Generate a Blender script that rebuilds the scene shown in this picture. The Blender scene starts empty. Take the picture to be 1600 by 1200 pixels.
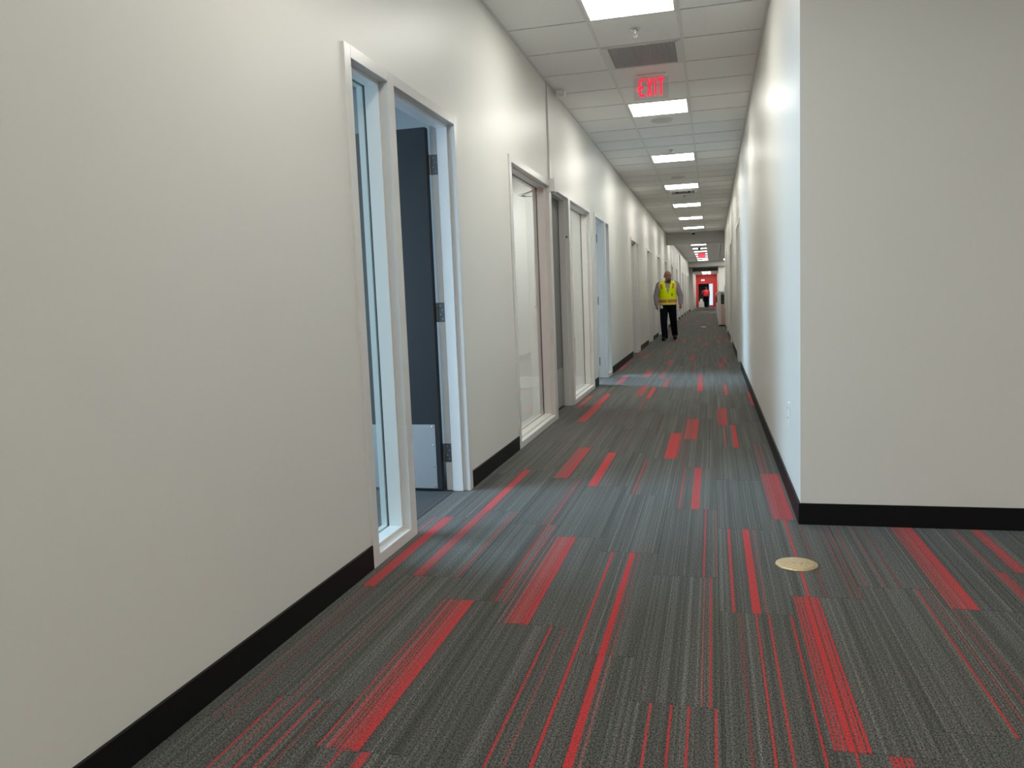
import bpy, bmesh, math, random
from mathutils import Vector, Matrix
random.seed(7)
S = bpy.context.scene
COL = S.collection
D = bpy.data

# ------------------------------------------------------------------ layout constants
XL, XR, H, EYE = -1.464, 0.406, 3.126, 1.15      # corridor wall planes, ceiling height, lens height
GA, GB = -0.852, -0.207                           # ceiling runner centre lines
T0, TP = 5.926, 0.648                             # ceiling tile rows
WT = 0.125                                        # partition thickness
FT = 2.236                                        # top of the steel frames
YC = 4.02                                         # wall facing the camera on the right
YS, YE, YF = 27.3, 52.5, 66.0                     # first beam, second beam, red end wall

# ------------------------------------------------------------------ camera
cam = D.cameras.new('camera'); camo = D.objects.new('camera', cam); COL.objects.link(camo)
cam.sensor_width = 36; cam.lens = 36 * 1235.8 / 1600; cam.clip_start = 0.05; cam.clip_end = 300
r = Vector((0.96894826, 0.24409269, -0.03947194)); u = Vector((0.0123548, 0.11164197, 0.99367169)); w = Vector((-0.24695472, 0.96330412, -0.10515957))
M = Matrix((r, u, -w)).transposed().to_4x4(); M.translation = (0, 0, EYE)
camo.matrix_world = M; S.camera = camo

# ------------------------------------------------------------------ world, daylight, exposure
wd = D.worlds.new('sky'); S.world = wd; wd.use_nodes = True
wd.node_tree.nodes['Background'].inputs[0].default_value = (0.72, 0.87, 1.0, 1)
wd.node_tree.nodes['Background'].inputs[1].default_value = 1.2
S.view_settings.view_transform = 'Standard'; S.view_settings.look = 'None'
S.view_settings.exposure = 0.0; S.view_settings.gamma = 1.0; S.view_settings.use_curve_mapping = False
try:
    S.cycles.use_denoising = True; S.cycles.max_bounces = 10; S.cycles.diffuse_bounces = 6; S.cycles.glossy_bounces = 4
    S.cycles.sample_clamp_indirect = 6.0; S.cycles.caustics_reflective = False; S.cycles.caustics_refractive = False
except Exception: pass
PANEL = 21.0                                      # radiance of the ceiling panels
def daylight(name, loc, sx, sz, power, col=(0.50, 0.76, 1.0)):   # daylight coming in through an office window (in the outer wall, x = const, facing +x)
    l = D.lights.new(name, 'AREA'); l.shape = 'RECTANGLE'; l.size = sz; l.size_y = sx; l.energy = power; l.color = col
    o = D.objects.new(name, l); COL.objects.link(o); o.location = loc; o.rotation_euler = (0, -math.radians(62), 0); l.spread = math.radians(150)
daylight('daylight_near_office', (-4.62, 2.95, 1.5), 2.5, 1.5, 215)
daylight('daylight_far_office', (-4.62, 11.9, 1.5), 2.8, 1.5, 330)

# ------------------------------------------------------------------ materials
def mat(name, col, rough=0.5, metal=0.0, spec=0.5, emit=None, es=0.0, bump=0.0, bscale=200.0, var=0.0, vscale=3.0, coat=0.0):
    m = D.materials.new(name); m.use_nodes = True; n = m.node_tree; b = n.nodes['Principled BSDF']
    b.inputs['Base Color'].default_value = (*col, 1); b.inputs['Roughness'].default_value = rough; b.inputs['Metallic'].default_value = metal
    b.inputs['Specular IOR Level'].default_value = spec
    if coat: b.inputs['Coat Weight'].default_value = coat; b.inputs['Coat Roughness'].default_value = 0.1
    if emit: b.inputs['Emission Color'].default_value = (*emit, 1); b.inputs['Emission Strength'].default_value = es
    tc = None
    if bump or var:
        tc = n.nodes.new('ShaderNodeTexCoord')
    if var:
        t = n.nodes.new('ShaderNodeTexNoise'); t.inputs['Scale'].default_value = vscale; t.inputs['Detail'].default_value = 4
        n.links.new(tc.outputs['Object'], t.inputs['Vector'])
        rp = n.nodes.new('ShaderNodeMapRange'); rp.inputs['To Min'].default_value = 1 - var; rp.inputs['To Max'].default_value = 1 + var
        n.links.new(t.outputs['Fac'], rp.inputs['Value'])
        mx = n.nodes.new('ShaderNodeVectorMath'); mx.operation = 'SCALE'; mx.inputs[0].default_value = col
        n.links.new(rp.outputs['Result'], mx.inputs['Scale']); n.links.new(mx.outputs['Vector'], b.inputs['Base Color'])
    if bump:
        t2 = n.nodes.new('ShaderNodeTexNoise'); t2.inputs['Scale'].default_value = bscale; t2.inputs['Detail'].default_value = 3
        n.links.new(tc.outputs['Object'], t2.inputs['Vector'])
        bp = n.nodes.new('ShaderNodeBump'); bp.inputs['Strength'].default_value = bump; bp.inputs['Distance'].default_value = 0.002
        n.links.new(t2.outputs['Fac'], bp.inputs['Height']); n.links.new(bp.outputs['Normal'], b.inputs['Normal'])
    return m
PAINT = (0.72, 0.715, 0.672)
m_wall = mat('wall_paint_satin', PAINT, 0.42, bump=0.10, bscale=120, var=0.015, vscale=1.5)
m_wallf = mat('wall_paint_facing', (0.735, 0.72, 0.665), 0.5, bump=0.10, bscale=120, var=0.015, vscale=1.5)
m_room = mat('room_paint', (0.72, 0.72, 0.72), 0.6, bump=0.06, bscale=120)
m_red = mat('accent_red_paint', (0.62, 0.03, 0.03), 0.45, bump=0.06, bscale=120, var=0.03)
m_frame = mat('frame_white_enamel', (0.69, 0.69, 0.67), 0.28, var=0.01)
m_ceil = mat('ceiling_tile_mineral', (0.82, 0.82, 0.81), 0.9, spec=0.2, bump=0.35, bscale=350, var=0.03, vscale=60)
m_tbar = mat('ceiling_grid_white', (0.70, 0.70, 0.69), 0.45)
m_beam = mat('beam_paint', (0.55, 0.55, 0.53), 0.6, var=0.02)
m_base = mat('base_black_vinyl', (0.006, 0.006, 0.0065), 0.5, spec=0.18, var=0.1, vscale=8)
m_door = mat('door_slate_laminate', (0.020, 0.021, 0.022), 0.5, spec=0.25, var=0.04, vscale=6)
m_door2 = mat('door_grey_laminate', (0.13, 0.13, 0.125), 0.45, var=0.04, vscale=6)
m_edge = mat('door_edge_dark', (0.03, 0.033, 0.036), 0.5)
m_alu = mat('brushed_aluminium', (0.36, 0.355, 0.35), 0.45, metal=0.6, var=0.03, vscale=30)
m_steel = mat('satin_steel', (0.78, 0.78, 0.77), 0.32, metal=0.7)
m_hinge = mat('hinge_steel', (0.20, 0.205, 0.205), 0.38, metal=0.9, var=0.1, vscale=40)
m_chrome = mat('chrome', (0.8, 0.8, 0.8), 0.12, metal=1.0)
m_gasket = mat('black_gasket', (0.01, 0.01, 0.01), 0.5)
m_black = mat('black_plastic', (0.012, 0.012, 0.012), 0.4)
m_white = mat('white_plastic', (0.78, 0.78, 0.76), 0.35)
m_grille = mat('grille_grey_metal', (0.42, 0.42, 0.43), 0.5, var=0.05, vscale=30)
m_grey = mat('speaker_grille_grey', (0.60, 0.60, 0.59), 0.7, bump=0.3, bscale=500)
m_dark = mat('duct_dark', (0.02, 0.02, 0.02), 0.8)
m_brass = mat('brushed_brass', (0.70, 0.56, 0.33), 0.36, metal=0.85, var=0.45, vscale=110, bump=0.5, bscale=160)
m_floor = mat('slab_grey', (0.05, 0.05, 0.05), 0.9, bump=0.3, bscale=150)
m_vct = mat('room_floor_pale', (0.45, 0.45, 0.44), 0.35, var=0.05, vscale=5)
m_panel = mat('panel_diffuser', (0.9, 0.9, 0.9), 0.5, emit=(1.0, 0.975, 0.90), es=PANEL)
m_exit = mat('exit_letters_red', (0.8, 0.01, 0.02), 0.4, emit=(1.0, 0.012, 0.05), es=1.15)
m_pink = mat('pale_pink_laminate', (0.62, 0.42, 0.38), 0.4, var=0.02)
m_counter = mat('white_laminate', (0.75, 0.75, 0.74), 0.35, var=0.01)
m_skin = mat('skin_tan', (0.33, 0.165, 0.12), 0.5, var=0.06, vscale=14)
m_beard = mat('dark_beard', (0.05, 0.032, 0.025), 0.8, bump=0.4, bscale=300)
m_hair = mat('black_hair', (0.012, 0.011, 0.012), 0.6, bump=0.4, bscale=300)
m_eye = mat('eye_dark', (0.02, 0.015, 0.012), 0.3)
m_shirt = mat('mauve_check_shirt', (0.33, 0.275, 0.33), 0.9, spec=0.1, var=0.16, vscale=55)
m_vest = mat('lime_hi_vis_mesh', (0.74, 0.90, 0.0), 0.8, spec=0.1, bump=0.3, bscale=260, var=0.05, vscale=12)
m_vtrim = mat('yellow_reflective_trim', (0.80, 0.80, 0.16), 0.45, var=0.05, vscale=30)
m_orange = mat('orange_reflective_tape', (0.62, 0.22, 0.05), 0.45, var=0.15, vscale=60)
m_trous = mat('navy_black_trousers', (0.006, 0.007, 0.011), 0.9, spec=0.06, var=0.1, vscale=8)
m_shoe = mat('black_leather', (0.006, 0.005, 0.005), 0.5, spec=0.2)
m_rshirt = mat('red_polo', (0.66, 0.02, 0.03), 0.8, var=0.05, vscale=14)
m_tan = mat('tan_cloth', (0.6, 0.42, 0.3), 0.8, var=0.06, vscale=14)
m_dred = mat('dark_red_cloth', (0.20, 0.012, 0.018), 0.8, var=0.1, vscale=14)
def glass(name, tint, rough=0.0):
    m = D.materials.new(name); m.use_nodes = True; n = m.node_tree; n.nodes.remove(n.nodes['Principled BSDF'])
    t = n.nodes.new('ShaderNodeBsdfTransparent'); t.inputs[0].default_value = (*tint, 1)
    g = n.nodes.new('ShaderNodeBsdfGlossy'); g.inputs['Roughness'].default_value = rough
    f = n.nodes.new('ShaderNodeFresnel'); f.inputs['IOR'].default_value = 1.5
    x = n.nodes.new('ShaderNodeMixShader'); ge = n.nodes.new('ShaderNodeNewGeometry')
    iv = n.nodes.new('ShaderNodeMath'); iv.operation = 'SUBTRACT'; iv.inputs[0].default_value = 1.0; n.links.new(ge.outputs['Backfacing'], iv.inputs[1])
    mu = n.nodes.new('ShaderNodeMath'); mu.operation = 'MULTIPLY'; n.links.new(f.outputs[0], mu.inputs[0]); n.links.new(iv.outputs[0], mu.inputs[1])
    n.links.new(mu.outputs[0], x.inputs[0]); n.links.new(t.outputs[0], x.inputs[1]); n.links.new(g.outputs[0], x.inputs[2])
    n.links.new(x.outputs[0], n.nodes['Material Output'].inputs[0]); return m
m_glass = glass('clear_glass', (0.90, 0.94, 0.93), 0.02)
m_acryl = glass('clear_acrylic', (0.95, 0.94, 0.94), 0.05)

def carpet_material(name, source):
    """Grey woven carpet plank; red yarns where the plank's own numbers (ra, rb, la, lb) put them."""
    m = D.materials.new(name); m.use_nodes = True; n = m.node_tree; L = n.links; b = n.nodes['Principled BSDF']
    b.inputs['Roughness'].default_value = 0.95; b.inputs['Specular IOR Level'].default_value = 0.12
    b.inputs['Sheen Weight'].default_value = 0.11; b.inputs['Sheen Roughness'].default_value = 0.45; b.inputs['Sheen Tint'].default_value = (1.0, 0.93, 0.86, 1)
    def N(t): return n.nodes.new(t)
    def sock(x, i):
        if isinstance(x, (int, float)): i.default_value = x
        else: L.new(x, i)
    def mt(op, a, bb=0.0, c=0.0, clamp=False):
        k = N('ShaderNodeMath'); k.operation = op; k.use_clamp = clamp
        sock(a, k.inputs[0]); sock(bb, k.inputs[1]); sock(c, k.inputs[2]); return k.outputs[0]
    def at(nm):
        a = N('ShaderNodeAttribute'); a.attribute_type = source; a.attribute_name = nm
        s = N('ShaderNodeSeparateXYZ'); L.new(a.outputs['Vector'], s.inputs[0]); return s.outputs
    geo = N('ShaderNodeNewGeometry'); sp = N('ShaderNodeSeparateXYZ'); L.new(geo.outputs['Position'], sp.inputs[0])
    X, Y = sp.outputs[0], sp.outputs[1]
    ra, rb, la, lb = at('ra'), at('rb'), at('la'), at('lb')
    x0 = rb[2]                                                   # world x of the plank's left edge
    U = mt('SUBTRACT', X, x0)
    seed = ra[2]
    # a little sideways jitter of the yarns so that the stripes are ragged like stitches
    cj = N('ShaderNodeCombineXYZ'); sock(mt('MULTIPLY', X, 90.0), cj.inputs[0]); sock(mt('MULTIPLY', Y, 110.0), cj.inputs[1])
    nj = N('ShaderNodeTexNoise'); nj.inputs['Scale'].default_value = 1.0; nj.inputs['Detail'].default_value = 1; L.new(cj.outputs[0], nj.inputs['Vector'])
    Uj = mt('ADD', U, mt('MULTIPLY', mt('SUBTRACT', nj.outputs['Fac'], 0.5), 0.007))
    yarn = mt('FLOOR', mt('DIVIDE', Uj, 0.0046))
    def rnd(off):
        wn = N('ShaderNodeTexWhiteNoise'); wn.noise_dimensions = '2D'
        c = N('ShaderNodeCombineXYZ'); sock(yarn, c.inputs[0]); sock(mt('ADD', mt('MULTIPLY', seed, 57.0), off), c.inputs[1]); L.new(c.outputs[0], wn.inputs['Vector'])
        return wn.outputs['Value']
    r1, r2 = rnd(0.0), rnd(31.0)
    # broad tonal bands across the plank
    cb = N('ShaderNodeCombineXYZ'); sock(mt('MULTIPLY', U, 22.0), cb.inputs[0]); sock(mt('MULTIPLY', seed, 40.0), cb.inputs[1]); sock(mt('MULTIPLY', Y, 0.5), cb.inputs[2])
    nb = N('ShaderNodeTexNoise'); nb.inputs['Scale'].default_value = 1.0; nb.inputs['Detail'].default_value = 2; L.new(cb.outputs[0], nb.inputs['Vector'])
    # loop speckle
    cs = N('ShaderNodeCombineXYZ'); sock(mt('MULTIPLY', X, 230.0), cs.inputs[0]); sock(mt('MULTIPLY', Y, 150.0), cs.inputs[1])
    ns = N('ShaderNodeTexNoise'); ns.inputs['Scale'].default_value = 1.0; ns.inputs['Detail'].default_value = 2; L.new(cs.outputs[0], ns.inputs['Vector'])
    g = mt('ADD', 0.62, mt('MULTIPLY', r1, 0.42))
    g = mt('ADD', g, mt('MULTIPLY', mt('GREATER_THAN', r2, 0.94), 0.38))
    g = mt('MULTIPLY', g, mt('ADD', 0.45, mt('MULTIPLY', nb.outputs['Fac'], 1.1)))
    sp_ = mt('ADD', 0.12, mt('MULTIPLY', mt('SUBTRACT', ns.outputs['Fac'], 0.30, clamp=True), 4.4))
    g = mt('MULTIPLY', g, sp_)
    grey = N('ShaderNodeVectorMath'); grey.operation = 'SCALE'; grey.inputs[0].default_value = (0.098, 0.102, 0.095); L.new(g, grey.inputs['Scale'])
    # red block: probability of a red yarn runs from rb.x at ra.x to rb.y at ra.y
    tt0 = mt('DIVIDE', mt('SUBTRACT', Uj, ra[0]), mt('MAXIMUM', mt('SUBTRACT', ra[1], ra[0]), 0.001))
    inside = mt('MULTIPLY', mt('GREATER_THAN', tt0, 0.0), mt('LESS_THAN', tt0, 1.0))
    tt = mt('POWER', mt('MAXIMUM', tt0, 0.0), 2.6)
    pr = mt('ADD', rb[0], mt('MULTIPLY', tt, mt('SUBTRACT', rb[1], rb[0])))
    fr = mt('FRACT', mt('DIVIDE', Uj, 0.0115))
    strong = mt('MULTIPLY', inside, mt('LESS_THAN', fr, mt('MINIMUM', mt('MULTIPLY', pr, 0.86), 0.84)))
    red = mt('MULTIPLY', inside, mt('MULTIPLY', mt('GREATER_THAN', pr, 0.02), mt('MULTIPLY', r2, 0.34)))
    red = mt('MAXIMUM', red, mt('MULTIPLY', strong, mt('ADD', 0.72, mt('MULTIPLY', r2, 0.4))), clamp=True) if False else mt('MAXIMUM', red, mt('MULTIPLY', strong, mt('ADD', 0.80, mt('MULTIPLY', r2, 0.20))))
    for q in (la[0], la[1], la[2], lb[0], lb[1], lb[2]):
        d = mt('ABSOLUTE', mt('SUBTRACT', Uj, mt('ABSOLUTE', q)))
        on = mt('MULTIPLY', mt('LESS_THAN', d, 0.0034), mt('GREATER_THAN', mt('ABSOLUTE', q), 0.001))
        k = mt('ADD', 0.26, mt('MULTIPLY', mt('GREATER_THAN', q, 0.0), 0.48))       # a negative place = a faint line
        red = mt('MAXIMUM', red, mt('MULTIPLY', on, k))
    red = mt('MULTIPLY', red, mt('ADD', 0.10, mt('MULTIPLY', ns.outputs['Fac'], 1.7)), clamp=True)
    rs = N('ShaderNodeVectorMath'); rs.operation = 'SCALE'; rs.inputs[0].default_value = (0.58, 0.030, 0.036)
    sock(mt('ADD', 0.55, mt('MULTIPLY', ns.outputs['Fac'], 0.85)), rs.inputs['Scale'])
    mx = N('ShaderNodeMix'); mx.data_type = 'RGBA'; L.new(red, mx.inputs[0]); L.new(grey.outputs[0], mx.inputs[6]); L.new(rs.outputs[0], mx.inputs[7])
    L.new(mx.outputs[2], b.inputs['Base Color'])
    bp = N('ShaderNodeBump'); bp.inputs['Strength'].default_value = 0.5; bp.inputs['Distance'].default_value = 0.002
    L.new(ns.outputs['Fac'], bp.inputs['Height']); L.new(bp.outputs['Normal'], b.inputs['Normal'])
    return m
m_carpet = carpet_material('carpet_plank', 'OBJECT')
m_carpet_far = carpet_material('carpet_plank_far', 'GEOMETRY')

# ------------------------------------------------------------------ mesh helpers
def box(bm, x0, x1, y0, y1, z0, z1, mi=0):
    if x0 > x1: x0, x1 = x1, x0
    if y0 > y1: y0, y1 = y1, y0
    if z0 > z1: z0, z1 = z1, z0
    v = [bm.verts.new(p) for p in ((x0,y0,z0),(x1,y0,z0),(x1,y1,z0),(x0,y1,z0),(x0,y0,z1),(x1,y0,z1),(x1,y1,z1),(x0,y1,z1))]
    for f in ((3,2,1,0),(4,5,6,7),(0,1,5,4),(1,2,6,5),(2,3,7,6),(3,0,4,7)):
        bm.faces.new([v[i] for i in f]).material_index = mi
    return bm
def boxes(*bs):
    bm = bmesh.new()
    for b in bs: box(bm, *b)
    return bm
def bevel(bm, wd=0.003, seg=1):
    bmesh.ops.bevel(bm, geom=list(bm.edges), offset=wd, segments=seg, affect='EDGES', clamp_overlap=True); return bm
def tube(bm, pts, rad, n=10, cap=True):
    """rings along a path; rad = number, list, or list of (a, b)"""
    pts = [Vector(p) for p in pts]; k = len(pts); rings = []
    for i, p in enumerate(pts):
        t = (pts[min(i+1, k-1)] - pts[max(i-1, 0)]).normalized()
        a = t.cross(Vector((0, 1, 0)));
        if a.length < 0.2: a = t.cross(Vector((1, 0, 0)))
        a.normalize(); b = t.cross(a).normalized()
        rr = rad[i] if isinstance(rad, (list, tuple)) else rad
        ra, rb = rr if isinstance(rr, (list, tuple)) else (rr, rr)
        rings.append([bm.verts.new(p + a*ra*math.cos(2*math.pi*j/n) + b*rb*math.sin(2*math.pi*j/n)) for j in range(n)])
    for i in range(k-1):
        for j in range(n):
            f = bm.faces.new((rings[i][j], rings[i][(j+1)%n], rings[i+1][(j+1)%n], rings[i+1][j])); f.smooth = True
    if cap:
        bm.faces.new(rings[0][::-1]); bm.faces.new(rings[-1])
    return bm
def lathe(bm, c, prof, n=24, axis='z'):
    """prof = [(radius, height)...] turned about an axis through c"""
    c = Vector(c); rings = []
    for (rr, h) in prof:
        ring = []
        for j in range(n):
            a = 2*math.pi*j/n; p = (rr*math.cos(a), rr*math.sin(a), h)
            if axis == 'x': p = (h, rr*math.cos(a), rr*math.sin(a))
            if axis == 'y': p = (rr*math.sin(a), h, rr*math.cos(a))
            ring.append(bm.verts.new(c + Vector(p)))
        rings.append(ring)
    for i in range(len(rings)-1):
        for j in range(n):
            f = bm.faces.new((rings[i][j], rings[i][(j+1)%n], rings[i+1][(j+1)%n], rings[i+1][j])); f.smooth = n > 12
    bm.faces.new(rings[0][::-1]); bm.faces.new(rings[-1]); return bm
def ellipsoid(bm, c, rx, ry, rz, n=16, m=10):
    c = Vector(c); rings = []
    for i in range(1, m):
        a = math.pi*i/m
        rings.append([bm.verts.new(c + Vector((rx*math.sin(a)*math.cos(2*math.pi*j/n), ry*math.sin(a)*math.sin(2*math.pi*j/n), rz*math.cos(a)))) for j in range(n)])
    t = bm.verts.new(c + Vector((0,0,rz))); b = bm.verts.new(c - Vector((0,0,rz)))
    for j in range(n):
        bm.faces.new((t, rings[0][j], rings[0][(j+1)%n])).smooth = True
        bm.faces.new((b, rings[-1][(j+1)%n], rings[-1][j])).smooth = True
        for i in range(m-2):
            bm.faces.new((rings[i][j], rings[i+1][j], rings[i+1][(j+1)%n], rings[i][(j+1)%n])).smooth = True
    return bm
def prism(bm, poly, fn, d0, d1):
    """polygon extruded: fn(a, b, depth) -> point"""
    A = [bm.verts.new(fn(a, b, d0)) for a, b in poly]; B = [bm.verts.new(fn(a, b, d1)) for a, b in poly]
    bm.faces.new(A); bm.faces.new(B[::-1]); k = len(poly)
    for i in range(k): bm.faces.new((A[i], B[i], B[(i+1)%k], A[(i+1)%k]))
    return bm
def wloc(o):
    p = Vector((0,0,0))
    while o is not None: p = p + o.location; o = o.parent
    return p
def obj(name, bm, m, parent=None, origin=None, smooth=False):
    """one mesh object; bm is in world coordinates"""
    bmesh.ops.recalc_face_normals(bm, faces=list(bm.faces))
    off = wloc(parent) if parent else Vector(origin or (0,0,0))
    bmesh.ops.translate(bm, verts=list(bm.verts), vec=-off)
    me = D.meshes.new(name); bm.to_mesh(me); bm.free()
    for x in (m if isinstance(m, (list, tuple)) else [m]): me.materials.append(x)
    o = D.objects.new(name, me); COL.objects.link(o)
    if parent: o.parent = parent
    else: o.location = off
    return o
def tag(o, label=None, cat=None, group=None, kind=None):
    if label: o['label'] = label
    if cat: o['category'] = cat
    if group: o['group'] = group
    if kind: o['kind'] = kind
    return o
def thing(name, loc, label, cat, group=None, kind=None):
    o = D.objects.new(name, None); COL.objects.link(o); o.location = loc; o.empty_display_size = 0.1
    return tag(o, label, cat, group, kind)
def struct(name, bm, m, label=None, cat=None):
    return tag(obj(name, bm, m), label, cat, None, 'structure')
def copy_tree(o, parent=None, loc=None, label=None):
    c = o.copy(); COL.objects.link(c); c.parent = parent
    if loc is not None: c.location = loc
    if label: c['label'] = label
    for ch in list(o.children): copy_tree(ch, c)
    return c

# ================================================================== THE SHELL
FRAMES = [(3.112, 4.60), (5.85, 9.92), (10.285, 11.72), (15.0, 16.55), (18.72, 20.2), (22.25, 23.7), (25.75, 27.15), (29.9, 31.3), (33.9, 35.3), (41.2, 42.6), (45.2, 46.6), (49.0, 50.4)]
def wall_with_openings(x0, x1, ya, yb, ops, zt=H + 0.04):
    bm = bmesh.new(); y = ya
    for (a, b) in ops:
        box(bm, x0, x1, y, a, 0, zt); box(bm, x0, x1, a, b, FT, zt); y = b
    box(bm, x0, x1, y, yb, 0, zt); return bm
bm = wall_with_openings(XL - WT, XL, -6.0, 37.7, FRAMES[:9])
box(bm, XL - WT, XL, 37.7, 38.9, 2.95, H + 0.04)                       # head over the side passage
for args in ((38.9, 54.0, FRAMES[9:]),):
    y = args[0]
    for (a, b) in args[2]:
        box(bm, XL - WT, XL, y, a, 0, H + 0.04); box(bm, XL - WT, XL, a, b, FT, H + 0.04); y = b
    box(bm, XL - WT, XL, y, args[1], 0, H + 0.04)
box(bm, XL - WT, -1.28, 54.0, YF, 0, H + 0.04)
struct('wall_left', bm, m_wall, 'long pale grey corridor wall with the row of office doors', 'wall')
RF = [(12.38, 13.9), (17.42, 18.9), (22.6, 24.0)]
bm = wall_with_openings(XR, XR + WT, YC + WT, 27.0, RF)
struct('wall_right', bm, m_wall, 'long pale grey corridor wall on the right with few doors', 'wall')
struct('wall_front', boxes((XR, 8.0, YC, YC + WT, 0, H + 0.04)), m_wallf, 'blank grey wall facing the viewer at right', 'wall')
struct('wall_back', boxes((XL - WT, 8.12, -6.12, -6.0, 0, H + 0.04)), m_wallf)
struct('wall_side', boxes((8.0, 8.12, -6.0, YC, 0, H + 0.04)), m_wallf)
# beyond the first beam the space widens to the right
struct('wall_alcove', boxes((4.2, 4.32, 27.0, YE, 0, H + 0.04), (XR + WT, 4.2, 26.88, 27.0, 0, H + 0.04)), m_wall)
struct('wall_far_right', boxes((0.385, 4.32, YE, YE + 0.15, 0, H + 0.04), (0.385, 0.50, YE + 0.15, YF, 0, H + 0.04)), mat('stub_white_paint', (.86,.86,.82), .5, bump=.08, bscale=120), 'white wall stub facing the viewer beyond the pink cabinet', 'wall')
# red end wall with a doorway and a glazed side light
bm = boxes((-1.40, -1.085, YF, YF + 0.15, 0, 2.66), (-1.085, -0.255, YF, YF + 0.15, 1.86, 2.66), (-0.255, 0.045, YF, YF + 0.15, 1.85, 2.66), (-0.255, 0.045, YF, YF + 0.15, 0, 0.11), (0.045, 0.5, YF, YF + 0.15, 0, 2.66))
struct('wall_end', bm, m_red, 'red accent wall closing the far end of the corridor', 'wall')
w1 = thing('window_1', (-0.105, YF, 0.1), 'tall bright glazed side light beside the far dark doorway', 'window', kind='structure')
obj('frame', boxes((-0.255,-0.235,YF-0.01,YF+0.1,0.11,1.85),(0.025,0.045,YF-0.01,YF+0.1,0.11,1.85),(-0.235,0.025,YF-0.01,YF+0.1,1.83,1.85),(-0.235,0.025,YF-0.01,YF+0.1,0.11,0.14)), m_frame, w1)
obj('pane', boxes((-0.235,0.025,YF+0.04,YF+0.046,0.14,1.83)), m_glass, w1)
# dark vestibule behind the far doorway
struct('wall_vestibule', boxes((-3.0,-0.27,69.5,69.6,0,2.3),(-3.0,-2.9,YF+0.15,69.5,0,2.3),(-0.30,-0.27,YF+0.15,69.5,0,2.3),(-3.0,-0.27,YF+0.15,69.6,2.3,2.4)), mat('vestibule_grey', (0.10,0.115,0.12), 0.6))
# ceilings
ceiling = struct('ceiling', boxes((XL - WT, 8.12, -6.12, 27.0, H + 0.04, H + 0.12), (XL - WT, 4.32, 27.0, YE + 4, H + 0.04, H + 0.12)), m_ceil, 'suspended ceiling of square tiles above the corridor', 'ceiling')
struct('ceiling_far', boxes((XL - WT, 0.5, 56.0, YF + 0.15, 2.60, 2.70)), m_beam, 'lower grey ceiling in front of the red end wall', 'ceiling')
struct('beam_near', boxes((XL, XR, YS, YS + 0.35, 2.79, H + 0.04), (XR, XR + WT, 27.0, 27.65, 2.79, H + 0.04)), m_beam, 'grey ceiling beam above the man in the vest', 'beam').name = 'trim_1'
struct('beam_far', boxes((XL, 0.78, YE - 0.5, YE, 2.80, H + 0.04), (XL, 0.385, YE, 56.0, 2.84, H + 0.04)), m_beam, 'second grey ceiling beam far down the corridor', 'beam').name = 'trim_2'
struct('beam_lower', boxes((-1.28, 0.385, 55.9, 56.0, 2.60, 2.84)), mat('beam_dark', (0.20,0.20,0.19), 0.6), 'dark dropped beam before the red end wall', 'beam').name = 'trim_3'

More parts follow.
